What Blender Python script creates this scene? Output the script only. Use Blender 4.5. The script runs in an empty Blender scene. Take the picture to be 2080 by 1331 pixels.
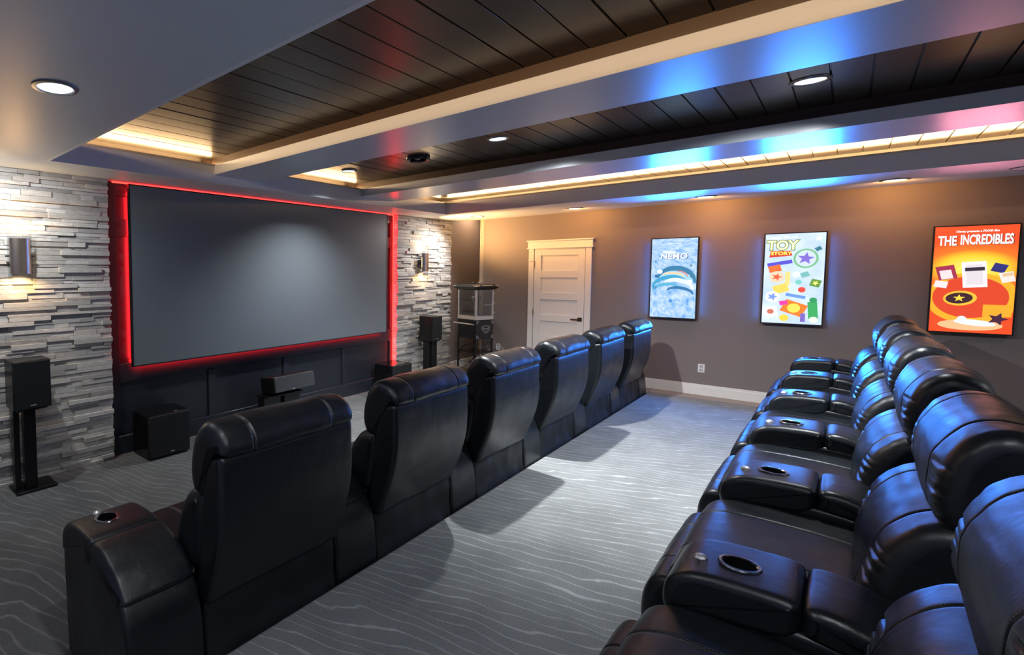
import bpy, bmesh, math, random
from mathutils import Vector, Matrix, noise
random.seed(7)
sc = bpy.context.scene
COL = sc.collection
R = math.radians

# ------------------------------------------------------------------ camera
HC = 1.68
cam_d = bpy.data.cameras.new('camera')
cam = bpy.data.objects.new('camera', cam_d); COL.objects.link(cam)
yaw, pitch, roll = R(42.43), R(-3.46), R(-0.303)
fw = Vector((math.sin(yaw)*math.cos(pitch), math.cos(yaw)*math.cos(pitch), math.sin(pitch)))
rt = fw.cross(Vector((0, 0, 1))).normalized(); up = rt.cross(fw)
c_, s_ = math.cos(roll), math.sin(roll)
rt, up = c_*rt + s_*up, -s_*rt + c_*up
cam.matrix_world = Matrix(((rt.x, up.x, -fw.x, 0), (rt.y, up.y, -fw.y, 0), (rt.z, up.z, -fw.z, HC), (0, 0, 0, 1)))
cam_d.sensor_width = 36; cam_d.sensor_fit = 'HORIZONTAL'
cam_d.lens = 36*1036.4/2080
cam_d.shift_x = (1040-585)/2080; cam_d.shift_y = (615-665.5)/2080
cam_d.clip_start = 0.02
sc.camera = cam

# ------------------------------------------------------------------ world, exposure
w = bpy.data.worlds.new('world'); sc.world = w; w.use_nodes = True
w.node_tree.nodes['Background'].inputs[0].default_value = (0.3, 0.35, 0.45, 1)
w.node_tree.nodes['Background'].inputs[1].default_value = 0.0
sc.view_settings.view_transform = 'Standard'
sc.view_settings.look = 'None'
sc.view_settings.gamma = 1
sc.view_settings.use_curve_mapping = False
sc.view_settings.exposure = 0.8
sc.cycles.max_bounces = 8
sc.cycles.diffuse_bounces = 4
sc.cycles.glossy_bounces = 4
sc.cycles.transmission_bounces = 6
sc.cycles.sample_clamp_indirect = 4.0
sc.cycles.caustics_reflective = False
sc.cycles.caustics_refractive = False

# ------------------------------------------------------------------ room sizes
XW = 8.642      # poster wall
XL = -0.9       # left wall
YB = -2.7       # back wall
YS = 4.84       # stone face
YN = 4.95       # screen wall
ZF = -0.165     # lower floor (front); the platform is z = 0
ZC = 2.578      # soffit
TX0, TX1, TY0, TY1 = 1.395, 7.39, -1.75, 4.345   # ceiling tray opening
ZLIP = 2.756
ZP = 2.84       # planks
BEAMS = ((2.977, 3.60), (5.28, 5.99))
ZBEAM = 2.662
XMID = 4.55

# ------------------------------------------------------------------ lights
def area(name, loc, size, power, color, rot=(0, 0, 0), size_y=None, spread=math.pi):
    l = bpy.data.lights.new(name, 'AREA'); l.energy = power; l.color = color
    l.shape = 'RECTANGLE' if size_y else 'SQUARE'
    l.size = size
    if size_y: l.size_y = size_y
    l.spread = spread
    o = bpy.data.objects.new(name, l); COL.objects.link(o); o.location = loc; o.rotation_euler = rot
    return o
def area_dir(name, loc, d, xaxis, lx, ly, power, color, spread=math.pi):
    """area light at loc shining along d, its long side along xaxis"""
    z = -Vector(d).normalized(); x = Vector(xaxis).normalized(); y = z.cross(x).normalized(); x = y.cross(z)
    o = area(name, loc, lx, power, color, size_y=ly, spread=spread)
    o.matrix_world = Matrix(((x.x, y.x, z.x, loc[0]), (x.y, y.y, z.y, loc[1]), (x.z, y.z, z.z, loc[2]), (0, 0, 0, 1)))
    return o
def spot(name, loc, d, power, color, angle, blend, radius):
    l = bpy.data.lights.new(name, 'SPOT'); l.energy = power; l.color = color
    l.spot_size = angle; l.spot_blend = blend; l.shadow_soft_size = radius
    o = bpy.data.objects.new(name, l); COL.objects.link(o); o.location = loc
    o.rotation_euler = Vector(d).to_track_quat('-Z', 'Y').to_euler()
    return o
WARM = (1.0, 0.62, 0.30); COOL = (0.93, 0.975, 1.0); RED = (1.0, 0.015, 0.02); BLUE = (0.02, 0.23, 1.0)
# hidden LED strips in the cove behind the lip of the tray
zl = ZLIP + 0.020
area_dir('cove_light', ((TX0+TX1)/2, TY1+0.13, zl), (0, -1, 0.15), (1, 0, 0), TX1-TX0+0.1, 0.012, 22, WARM)
area_dir('cove_light', (TX1+0.13, (TY0+TY1)/2, zl), (-1, 0, 0.3), (0, 1, 0), TY1-TY0+0.1, 0.012, 22, WARM)
area_dir('cove_light', (TX0-0.13, (TY0+TY1)/2, zl), (1, 0, -0.02), (0, 1, 0), TY1-TY0+0.1, 0.012, 9, WARM, spread=R(50))
area_dir('cove_light', ((TX0+TX1)/2, TY1+0.15, zl), (0, 1, 0.5), (1, 0, 0), TX1-TX0+0.1, 0.012, 16, WARM)
area_dir('cove_light', (TX1+0.15, (TY0+TY1)/2, zl), (1, 0, 0.5), (0, 1, 0), TY1-TY0+0.1, 0.012, 7, WARM)
# unseen warm lamp added in the side recess to light its wall
spot('recess_fill', (9.2, 4.62, 2.90), (0, 0, -1), 32, (1.0, 0.66, 0.38), R(165), 0.6, 0.05)
# red LED tape behind the screen
SX0, SX1, SZ0, SZ1, SY = 2.292, 6.485, 0.739, 2.544, 4.82
area_dir('screen_led_light', (SX0+0.05, SY+0.035, (SZ0+SZ1)/2), (-0.5, 1, 0), (0, 0, 1), SZ1-SZ0-0.1, 0.02, 5, RED)
area_dir('screen_led_light', (SX1-0.05, SY+0.035, (SZ0+SZ1)/2), (0.9, 1, 0), (0, 0, 1), SZ1-SZ0-0.1, 0.02, 12, RED)
area_dir('screen_led_light', ((SX0+SX1)/2, SY+0.035, SZ0+0.03), (0, 1, -0.4), (1, 0, 0), SX1-SX0-0.1, 0.02, 26, RED, spread=R(100))
area_dir('screen_led_light', ((SX0+SX1)/2, SY+0.035, SZ1-0.05), (0, 1, 0.9), (1, 0, 0), SX1-SX0-0.1, 0.02, 12, RED)
# recessed downlights: (x, y, z of ceiling, power)
CANS = [(8.06, 4.16, ZC, 75, (-0.5, 0.4, -1)), (8.08, 2.69, ZC, 17, (1, 0, -0.4), 1), (8.08, 1.21, ZC, 21, (1, 0, -0.4), 1), (8.06, -0.29, ZC, 18, (1, 0, -0.4), 1),
        (0.88, 2.625, ZC, 9, (0, 0, -1)), (0.86, 4.09, ZC, 50, (0.3, 0.8, -1)),
        (XMID, 3.93, ZP, 120, (0, 0, -1)), (XMID-0.1, 2.12, ZP, 360, (0.35, -0.1, -1)), (XMID, 0.20, ZP, 200, (0.35, 0.2, -1))]

# ------------------------------------------------------------------ materials
def mat(name, base=(0.5, 0.5, 0.5), rough=0.5, metal=0.0, spec=0.5, coat=0.0, emis=None, es=0.0, trans=0.0, ior=1.45):
    m = bpy.data.materials.new(name); m.use_nodes = True
    b = m.node_tree.nodes['Principled BSDF']
    b.inputs['Base Color'].default_value = (*base, 1)
    b.inputs['Roughness'].default_value = rough
    b.inputs['Metallic'].default_value = metal
    b.inputs['Specular IOR Level'].default_value = spec
    b.inputs['Coat Weight'].default_value = coat
    b.inputs['Transmission Weight'].default_value = trans
    b.inputs['IOR'].default_value = ior
    if emis:
        b.inputs['Emission Color'].default_value = (*emis, 1); b.inputs['Emission Strength'].default_value = es
    return m
class NT:
    def __init__(s, m): s.t = m.node_tree; s.b = s.t.nodes['Principled BSDF']
    def n(s, typ, **kw):
        x = s.t.nodes.new(typ)
        for k, v in kw.items():
            if k.startswith('i_'):
                x.inputs[k[2:].replace('_', ' ')].default_value = v
            elif k.startswith('n_'):
                x.inputs[int(k[2:])].default_value = v
            else: setattr(x, k, v)
        return x
    def l(s, a, b): s.t.links.new(a, b)
    def math(s, op, a, b=None, c=None, clamp=False):
        x = s.t.nodes.new('ShaderNodeMath'); x.operation = op; x.use_clamp = clamp
        for i, v in enumerate((a, b, c)):
            if v is None: continue
            if isinstance(v, (int, float)): x.inputs[i].default_value = v
            else: s.l(v, x.inputs[i])
        return x.outputs[0]
    def ramp(s, fac, stops, interp='LINEAR'):
        x = s.t.nodes.new('ShaderNodeValToRGB'); x.color_ramp.interpolation = interp
        e = x.color_ramp.elements
        while len(e) < len(stops): e.new(0.5)
        for i, (p, c) in enumerate(stops):
            e[i].position = p; e[i].color = (*c, 1) if len(c) == 3 else c
        s.l(fac, x.inputs[0]); return x.outputs[0]
    def coords(s, kind='Object', scale=(1, 1, 1), rot=(0, 0, 0)):
        t = s.n('ShaderNodeTexCoord'); m = s.n('ShaderNodeMapping')
        m.inputs['Scale'].default_value = scale; m.inputs['Rotation'].default_value = rot
        s.l(t.outputs[kind], m.inputs[0]); return m.outputs[0]
    def noise(s, vec, scale, detail=3, rough=0.5, dist=0.0):
        x = s.n('ShaderNodeTexNoise'); s.l(vec, x.inputs['Vector'])
        x.inputs['Scale'].default_value = scale; x.inputs['Detail'].default_value = detail
        x.inputs['Roughness'].default_value = rough; x.inputs['Distortion'].default_value = dist
        return x.outputs['Fac']
    def bump(s, h, strength, dist, normal=None):
        x = s.n('ShaderNodeBump'); x.inputs['Strength'].default_value = strength; x.inputs['Distance'].default_value = dist
        s.l(h, x.inputs['Height'])
        if normal: s.l(normal, x.inputs['Normal'])
        s.l(x.outputs[0], s.b.inputs['Normal']); return x.outputs[0]

def paint(name, col, rough, bscale=220, bstr=0.15, spec=0.5):
    m = mat(name, col, rough, spec=spec); t = NT(m); v = t.coords()
    n = t.noise(v, bscale, 3, 0.6); t.bump(n, bstr, 0.002)
    return m
M = {}
M['soffit'] = paint('grey ceiling paint', (0.68, 0.73, 0.79), 0.45, 160, 0.28)
M['beam'] = paint('satin grey beam paint', (0.56, 0.61, 0.69), 0.3, 30, 0.03, spec=0.8)
M['wall'] = paint('taupe wall paint', (0.20, 0.165, 0.155), 0.55, 200, 0.12)
M['walldark'] = paint('charcoal panel paint', (0.024, 0.028, 0.038), 0.3, 60, 0.04)
M['white'] = paint('white trim paint', (0.74, 0.72, 0.69), 0.35, 80, 0.03)
M['tray'] = paint('soft grey tray paint', (0.82, 0.84, 0.87), 0.4, 30, 0.03)
M['backwall'] = paint('pale rear wall paint', (0.7, 0.72, 0.75), 0.6)

def carpet_mat(name, c0, c1):
    m = mat(name, c0, 0.95, spec=0.15); t = NT(m); v = t.coords()
    sep = t.n('ShaderNodeSeparateXYZ'); t.l(v, sep.inputs[0])
    vs = t.coords(scale=(1.0, 0.42, 1)); n1 = t.noise(vs, 2.4, 2, 0.5); n2 = t.noise(vs, 8.0, 2, 0.5)
    x = t.math('ADD', sep.outputs[0], t.math('MULTIPLY', sep.outputs[1], 0.30))
    x = t.math('MULTIPLY', x, 13.0)
    x = t.math('ADD', x, t.math('MULTIPLY', n1, 5.0)); x = t.math('ADD', x, t.math('MULTIPLY', n2, 0.9))
    f = t.math('FRACT', x)
    line = t.math('SUBTRACT', 1.0, t.math('MULTIPLY', t.math('ABSOLUTE', t.math('SUBTRACT', f, 0.5)), 9.0), clamp=True)
    pile = t.noise(v, 260, 2, 0.7); blot = t.noise(v, 2.5, 4, 0.6)
    cr = t.ramp(blot, [(0.3, c0), (0.75, c1)])
    mx = t.n('ShaderNodeMixRGB', blend_type='MIX'); t.l(t.math('MULTIPLY', line, t.math('MULTIPLY', t.noise(v, 5.0, 2, 0.6), 1.15)), mx.inputs[0]); t.l(cr, mx.inputs[1])
    mx.inputs[2].default_value = (min(1, c1[0]*2.0), min(1, c1[1]*2.0), min(1, c1[2]*2.0), 1)
    mp = t.n('ShaderNodeMixRGB', blend_type='MULTIPLY'); mp.inputs[0].default_value = 0.75; t.l(mx.outputs[0], mp.inputs[1])
    t.l(t.ramp(pile, [(0.35, (0.3, 0.3, 0.3)), (0.65, (1.4, 1.4, 1.4))]), mp.inputs[2])
    t.l(mp.outputs[0], t.b.inputs['Base Color'])
    h = t.math('ADD', t.math('MULTIPLY', line, 1.0), t.math('MULTIPLY', pile, 0.8))
    t.bump(h, 0.7, 0.006)
    return m
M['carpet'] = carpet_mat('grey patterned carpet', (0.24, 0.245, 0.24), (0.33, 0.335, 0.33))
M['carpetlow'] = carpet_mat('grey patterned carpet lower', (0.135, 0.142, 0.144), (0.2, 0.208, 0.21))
M['tan'] = paint('tan floor border', (0.32, 0.27, 0.24), 0.7)

# stone: each block has its own tone
m = mat('ledger stone', rough=0.85, spec=0.25); t = NT(m); v = t.coords(scale=(1, 1, 5))
g = t.n('ShaderNodeNewGeometry')
tone = t.ramp(g.outputs['Random Per Island'], [(0, (0.37, 0.355, 0.34)), (0.35, (0.49, 0.47, 0.44)), (0.7, (0.61, 0.58, 0.54)), (1, (0.74, 0.70, 0.65))])
n = t.noise(v, 16, 5, 0.65)
mx = t.n('ShaderNodeMixRGB', blend_type='MULTIPLY'); mx.inputs[0].default_value = 0.8; t.l(tone, mx.inputs[1])
t.l(t.ramp(n, [(0.3, (0.72, 0.71, 0.7)), (0.7, (1.15, 1.15, 1.15))]), mx.inputs[2]); t.l(mx.outputs[0], t.b.inputs['Base Color'])
t.bump(t.noise(v, 40, 4, 0.6), 0.4, 0.004); M['stone'] = m

# dark stained planks, boards along X
def plank_mat():
    m = mat('dark stained planks', (0.03, 0.02, 0.015), 0.3, spec=0.6); t = NT(m)
    g = t.n('ShaderNodeNewGeometry'); rnd = g.outputs['Random Per Island']
    tc = t.n('ShaderNodeTexCoord'); cx = t.n('ShaderNodeCombineXYZ')
    t.l(t.math('MULTIPLY', rnd, 37.0), cx.inputs[0]); t.l(t.math('MULTIPLY', rnd, 11.0), cx.inputs[1])
    ad = t.n('ShaderNodeVectorMath', operation='ADD'); t.l(tc.outputs['Object'], ad.inputs[0]); t.l(cx.outputs[0], ad.inputs[1])
    mp = t.n('ShaderNodeMapping'); mp.inputs['Scale'].default_value = (1.0, 7.0, 1.0); t.l(ad.outputs[0], mp.inputs[0])
    wv = t.noise(mp.outputs[0], 2.2, 2, 0.5, 0.8)
    rings = t.math('FRACT', t.math('MULTIPLY', wv, 9.0))
    rings = t.math('MULTIPLY', t.math('ABSOLUTE', t.math('SUBTRACT', rings, 0.5)), 2.0)
    fine = t.noise(mp.outputs[0], 14, 3, 0.5)
    vor = t.n('ShaderNodeTexVoronoi'); vor.feature = 'F1'; mp2 = t.n('ShaderNodeMapping'); mp2.inputs['Scale'].default_value = (1.0, 1.5, 1.0)
    t.l(ad.outputs[0], mp2.inputs[0]); t.l(mp2.outputs[0], vor.inputs['Vector']); vor.inputs['Scale'].default_value = 2.1
    knot = t.math('LESS_THAN', vor.outputs['Distance'], 0.045)
    base = t.ramp(rnd, [(0, (0.016, 0.012, 0.010)), (0.5, (0.024, 0.018, 0.014)), (1, (0.034, 0.025, 0.019))])
    a = t.n('ShaderNodeMixRGB', blend_type='MULTIPLY'); a.inputs[0].default_value = 0.5; t.l(base, a.inputs[1])
    t.l(t.ramp(rings, [(0, (0.55, 0.55, 0.55)), (0.6, (1.15, 1.15, 1.15))]), a.inputs[2])
    b = t.n('ShaderNodeMixRGB', blend_type='MIX'); t.l(knot, b.inputs[0]); t.l(a.outputs[0], b.inputs[1]); b.inputs[2].default_value = (0.006, 0.004, 0.003, 1)
    t.l(b.outputs[0], t.b.inputs['Base Color'])
    h = t.math('ADD', t.math('MULTIPLY', rings, 0.6), fine)
    t.bump(rings, 0.02, 0.001)
    return m
M['plank'] = plank_mat()
M['woodtrim'] = mat('dark wood trim', (0.05, 0.03, 0.02), 0.4)

def leather_mat(name, stitch=()):
    m = mat(name, (0.007, 0.009, 0.0125), 0.33, spec=0.62); t = NT(m); v = t.coords()
    fine = t.noise(v, 420, 2, 0.6); soft = t.noise(t.coords(scale=(1, 1, 1)), 9, 3, 0.55, 0.6)
    h = t.math('ADD', t.math('MULTIPLY', fine, 0.12), t.math('MULTIPLY', soft, 1.0))
    t.bump(h, 0.5, 0.006)
    t.l(t.ramp(t.noise(v, 5, 3), [(0.3, (0.28,)*3), (0.7, (0.42,)*3)]), t.b.inputs['Roughness'])
    if stitch:
        sep = t.n('ShaderNodeSeparateXYZ'); t.l(v, sep.inputs[0])
        ax = t.math('ABSOLUTE', sep.outputs[0])
        tot = None
        for s in stitch:
            e = t.math('LESS_THAN', t.math('ABSOLUTE', t.math('SUBTRACT', ax, s)), 0.0016)
            tot = e if tot is None else t.math('MAXIMUM', tot, e)
        arc = t.math('ADD', sep.outputs[1], sep.outputs[2])
        dash = t.math('GREATER_THAN', t.math('FRACT', t.math('MULTIPLY', t.math('SUBTRACT', sep.outputs[1], sep.outputs[2]), 110.0)), 0.4)
        f = t.math('MULTIPLY', tot, dash)
        mx = t.n('ShaderNodeMixRGB', blend_type='MIX'); t.l(f, mx.inputs[0]); mx.inputs[1].default_value = (0.007, 0.009, 0.0125, 1)
        mx.inputs[2].default_value = (0.10, 0.105, 0.115, 1); t.l(mx.outputs[0], t.b.inputs['Base Color'])
    return m
M['leather'] = leather_mat('black leather')
M['leatherseat'] = leather_mat('black leather stitched seat', (0.19, 0.21))
M['leatherback'] = leather_mat('black leather stitched back', (0.235, 0.255))
M['vinyl'] = paint('black cloth backing', (0.010, 0.0105, 0.012), 0.55, 300, 0.2)
M['blackplastic'] = mat('black plastic', (0.008, 0.008, 0.009), 0.35)
M['chrome'] = mat('chrome', (0.75, 0.76, 0.78), 0.16, 1.0)
M['silver'] = mat('bright silver button', (0.85, 0.85, 0.87), 0.3, 0.75)
M['darkchrome'] = mat('dark polished rim', (0.25, 0.26, 0.28), 0.2, 1.0)
M['speaker'] = mat('black speaker cabinet', (0.012, 0.0115, 0.0115), 0.3)
M['gloss'] = mat('black gloss lacquer', (0.006, 0.006, 0.007), 0.08)
M['grille'] = paint('black speaker cloth', (0.010, 0.011, 0.013), 0.75, 900, 0.4)
M['logo'] = mat('silver logo', (0.8, 0.8, 0.82), 0.3, 0.6)
M['screen'] = mat('grey projection cloth', (0.20, 0.225, 0.25), 0.42, spec=0.5)
M['black'] = mat('black trim', (0.008, 0.008, 0.008), 0.5)
M['glass'] = mat('clear glass', (1, 1, 1), 0.02, trans=1.0)
M['frost'] = mat('frosted lamp glass', (1, 0.9, 0.75), 0.4, emis=(1, 0.78, 0.48), es=1.6)
M['steel'] = mat('brushed steel', (0.6, 0.5, 0.38), 0.28, 1.0)
M['lens'] = mat('lit lamp lens', (0.9, 0.9, 0.9), 0.4, emis=(0.93, 0.97, 1.0), es=1.6)
M['reflector'] = mat('lamp reflector', (0.8, 0.82, 0.85), 0.2, 0.9)
M['redglow'] = mat('red led and glow strips', (0.8, 0.02, 0.02), 0.4, emis=(1.0, 0.045, 0.03), es=2.2)
M['bronze'] = mat('dark bronze handle', (0.10, 0.075, 0.055), 0.35, 0.8)
M['hinge'] = mat('brass hinge', (0.5, 0.42, 0.3), 0.35, 0.9)
M['popwhite'] = mat('pale aluminium frame', (0.62, 0.58, 0.54), 0.4, 0.2)
M['popblack'] = mat('black enamel', (0.01, 0.01, 0.011), 0.25)

def thinglass(name, tint=(0.9, 0.95, 1)):
    m = bpy.data.materials.new(name); m.use_nodes = True; nt = m.node_tree; nt.nodes.clear()
    o = nt.nodes.new('ShaderNodeOutputMaterial'); mx = nt.nodes.new('ShaderNodeMixShader')
    tr = nt.nodes.new('ShaderNodeBsdfTransparent'); gl = nt.nodes.new('ShaderNodeBsdfGlossy'); gl.inputs['Roughness'].default_value = 0.05
    tr.inputs[0].default_value = (*tint, 1); mx.inputs[0].default_value = 0.05
    nt.links.new(tr.outputs[0], mx.inputs[1]); nt.links.new(gl.outputs[0], mx.inputs[2]); nt.links.new(mx.outputs[0], o.inputs[0])
    return m
M['pane'] = thinglass('thin clear pane', (0.82, 0.84, 0.86))

# ------------------------------------------------------------------ mesh helpers
class MB:
    def __init__(s): s.v = []; s.f = []
    def box(s, x0, x1, y0, y1, z0, z1):
        i = len(s.v)
        s.v += [(x0, y0, z0), (x1, y0, z0), (x1, y1, z0), (x0, y1, z0), (x0, y0, z1), (x1, y0, z1), (x1, y1, z1), (x0, y1, z1)]
        s.f += [(i, i+3, i+2, i+1), (i+4, i+5, i+6, i+7), (i, i+1, i+5, i+4), (i+1, i+2, i+6, i+5), (i+2, i+3, i+7, i+6), (i+3, i, i+4, i+7)]
        return s
    def quad(s, a, b, c, d):
        i = len(s.v); s.v += [a, b, c, d]; s.f.append((i, i+1, i+2, i+3)); return s
    def poly(s, pts):
        i = len(s.v); s.v += list(pts); s.f.append(tuple(range(i, i+len(pts)))); return s
    def prism(s, pts, z0, z1):
        """pts (x, y) counter clockwise, extruded in z"""
        i = len(s.v); n = len(pts)
        s.v += [(x, y, z0) for x, y in pts] + [(x, y, z1) for x, y in pts]
        s.f.append(tuple(i+k for k in reversed(range(n)))); s.f.append(tuple(i+n+k for k in range(n)))
        for k in range(n): s.f.append((i+k, i+(k+1) % n, i+n+(k+1) % n, i+n+k))
        return s
    def tube(s, p0, p1, r0, r1=None, n=16, cap=True):
        r1 = r0 if r1 is None else r1
        p0 = Vector(p0); p1 = Vector(p1); d = (p1-p0).normalized()
        a = Vector((0, 0, 1)) if abs(d.z) < 0.9 else Vector((1, 0, 0))
        u = d.cross(a).normalized(); w_ = d.cross(u); i = len(s.v)
        for p, r in ((p0, r0), (p1, r1)):
            for k in range(n):
                q = 2*math.pi*k/n; s.v.append(tuple(p + u*math.cos(q)*r + w_*math.sin(q)*r))
        for k in range(n): s.f.append((i+k, i+(k+1) % n, i+n+(k+1) % n, i+n+k))
        if cap:
            s.f.append(tuple(i+k for k in reversed(range(n)))); s.f.append(tuple(i+n+k for k in range(n)))
        return s
    def lathe(s, prof, c=(0, 0, 0), n=32, closed=False):
        """prof list of (r, z) round the z axis at c"""
        i = len(s.v); m_ = len(prof)
        for r, z in prof:
            for k in range(n):
                q = 2*math.pi*k/n; s.v.append((c[0]+r*math.cos(q), c[1]+r*math.sin(q), c[2]+z))
        rng = range(m_) if closed else range(m_-1)
        for j in rng:
            j2 = (j+1) % m_
            for k in range(n): s.f.append((i+j*n+k, i+j*n+(k+1) % n, i+j2*n+(k+1) % n, i+j2*n+k))
        return s
    def torus(s, c, axis, Rr, r, n=40, m_=8):
        ax = Vector(axis).normalized(); a = Vector((0, 0, 1)) if abs(ax.z) < 0.9 else Vector((1, 0, 0))
        u = ax.cross(a).normalized(); w_ = ax.cross(u); i = len(s.v); c = Vector(c)
        for k in range(n):
            q = 2*math.pi*k/n; d = u*math.cos(q)+w_*math.sin(q)
            for j in range(m_):
                p = 2*math.pi*j/m_; s.v.append(tuple(c + d*(Rr+r*math.cos(p)) + ax*r*math.sin(p)))
        for k in range(n):
            for j in range(m_):
                s.f.append((i+k*m_+j, i+((k+1) % n)*m_+j, i+((k+1) % n)*m_+(j+1) % m_, i+k*m_+(j+1) % m_))
        return s
    def xf(s, mtx, start=0):
        for k in range(start, len(s.v)): s.v[k] = tuple(mtx @ Vector(s.v[k]))
        return s
    def mesh(s, name):
        me = bpy.data.meshes.new(name); me.from_pydata(s.v, [], s.f)
        bm = bmesh.new(); bm.from_mesh(me); bmesh.ops.recalc_face_normals(bm, faces=bm.faces); bm.to_mesh(me); bm.free()
        return me
    def build(s, name, m, parent=None, smooth=False, bevel=0, seg=2):
        me = s.mesh(name); me.materials.append(m)
        o = bpy.data.objects.new(name, me); COL.objects.link(o)
        if bevel:
            b = o.modifiers.new('bevel', 'BEVEL'); b.width = bevel; b.segments = seg; b.limit_method = 'ANGLE'; b.angle_limit = R(35)
            smooth = True
        if smooth:
            for p in me.polygons: p.use_smooth = True
            try:
                me.set_sharp_from_angle(angle=R(40))
            except Exception: pass
        if parent: o.parent = parent
        return o
def part(o, label=None):
    if label: o['label'] = label
    return o
def thing(name, label, cat, loc=(0, 0, 0), rz=0, group=None):
    o = bpy.data.objects.new(name, None); COL.objects.link(o); o.location = loc; o.rotation_euler = (0, 0, rz)
    o.empty_display_size = 0.1
    return tag(o, label, cat, group)
def tag(o, label, cat, group=None):
    o['label'] = label; o['category'] = cat
    if group: o['group'] = group
    return o
def struct(o, label=None):
    o['kind'] = 'structure'
    if label: o['label'] = label
    return o
def copy_tree(o, parent=None):
    c = o.copy(); COL.objects.link(c)
    if parent is not None: c.parent = parent
    for ch in list(o.children): copy_tree(ch, c)
    return c

# ================================================================== THE ROOM
# floors
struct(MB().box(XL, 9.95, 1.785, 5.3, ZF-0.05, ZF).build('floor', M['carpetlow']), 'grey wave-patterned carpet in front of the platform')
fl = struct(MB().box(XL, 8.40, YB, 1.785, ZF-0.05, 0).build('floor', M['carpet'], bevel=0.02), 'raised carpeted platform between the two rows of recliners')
struct(MB().box(8.40, XW, YB, 1.785, ZF-0.05, -0.002).build('floor', M['tan']), 'narrow tan border strip along the poster wall')
struct(MB().box(8.32, XW, 1.786, 3.72, ZF+0.001, -0.002).build('floor', M['carpet']), 'carpeted landing at the white door')

# poster wall with a recess at its far end
wr = struct(MB().box(XW, XW+0.12, YB, 4.36, ZF, 3.0).build('wall_right', M['wall']))
MB().box(XW-0.004, XW+0.124, 4.335, 4.40, ZF, 3.0).box(XW-0.012, XW, 4.352, 4.372, ZF, 3.0).box(XW-0.012, XW, 4.382, 4.398, ZF, 3.0).build('corner_bead', paint('tan corner bead', (0.42, 0.36, 0.3), 0.5), wr)
MB().box(9.86, 9.95, 4.2, 5.1, ZF, 3.0).build('recess_wall', M['wall'], wr)
MB().box(XW+0.12, 9.95, 4.3, 4.40, ZF, 3.0).build('recess_side', M['wall'], wr)
wf = struct(MB().box(XL, 9.95, YN, YN+0.1, ZF, 3.0).build('wall_front', M['wall']))
struct(MB().box(XL-0.1, XL, YB, 5.05, ZF, 3.0).build('wall_left', M['backwall']))
struct(MB().box(XL, XW+0.12, YB-0.1, YB, ZF, 3.0).build('wall_back', M['backwall']))

# charcoal panelled niche behind the screen
NX0, NX1 = 2.075, 6.787
MB().box(NX0, NX1, YN-0.012, YN-0.0005, ZF, ZC).build('niche_back', M['walldark'], wf)
yp = YN-0.034
p = MB()
st = 0.10
xs = [2.075, 3.25, 4.41, 5.57, 6.70]
for i, x in enumerate(xs):
    w_ = 0.115 if i in (0,) else (NX1-x if i == 4 else st)
    p.box(x, x+w_, yp, YN-0.012, ZF, 0.56 if i not in (0, 4) else ZC)
p.box(NX0, NX1, yp-0.012, YN-0.012, ZF, 0.02)
p.box(NX0, NX1, yp+0.001, YN-0.012, 0.565, 0.755)
p.box(NX0, NX1, yp+0.001, YN-0.012, 2.043, 2.214)
p.box(NX0, NX1, yp+0.001, YN-0.012, 2.442, ZC)
p.build('panel_moulding', M['walldark'], wf, bevel=0.003, seg=1)

# ledger stone
def stone(name, x0, x1, label, faceleft=False, faceright=False):
    b = MB(); rnd = random.Random(int(x0*100)+3)
    z = ZF
    while z < ZC-0.001:
        h = rnd.choice([0.026, 0.03, 0.034, 0.04, 0.046, 0.05])
        z1 = min(ZC, z+h)
        if ZC-z1 < 0.015: z1 = ZC
        x = x0
        first = True
        while x < x1-1e-4:
            L = rnd.uniform(0.10, 0.42)*(1.0 if rnd.random() > 0.25 else 1.6)
            xe = min(x1, x+L)
            if x1-xe < 0.06: xe = x1
            d = rnd.choice([0, 0.006, 0.012, 0.02, 0.03])
            ex0 = x + (rnd.uniform(-0.008, 0.004) if first and x0 > 0 else 0.0006)
            ex1 = xe + (rnd.uniform(-0.004, 0.008) if xe == x1 and x1 < 8 else -0.0006)
            jz = rnd.uniform(-0.001, 0.001)
            b.box(ex0, ex1, YS+0.012-d, YN-0.001, z+0.001, z1-0.001+min(0, jz))
            x = xe; first = False
        z = z1
    return struct(b.build(name, M['stone'], bevel=0.0016, seg=1), label)
stone('wall_front_left', XL, NX0, 'stacked ledger stone pillar left of the screen')
stone('wall_front_right', NX1, 8.42, 'stacked ledger stone pillar right of the screen')

# soffit ceiling round the tray
cb = MB()
cb.box(XL, TX0, YB, YN, ZC, ZC+0.02)
cb.box(TX1, XW, YB, 4.62, ZC, ZC+0.02)
cb.box(TX1, 8.6, 4.62, YN, ZC, ZC+0.02)
cb.box(TX0, TX1, TY1, YN, ZC, ZC+0.02)
cb.box(TX0, TX1, YB, TY0, ZC, ZC+0.02)
ceil = struct(cb.build('ceiling', M['soffit']))
MB().box(XW, 9.95, 4.3, 5.05, 2.95, 3.0).build('recess_ceiling', M['soffit'], ceil)
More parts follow.
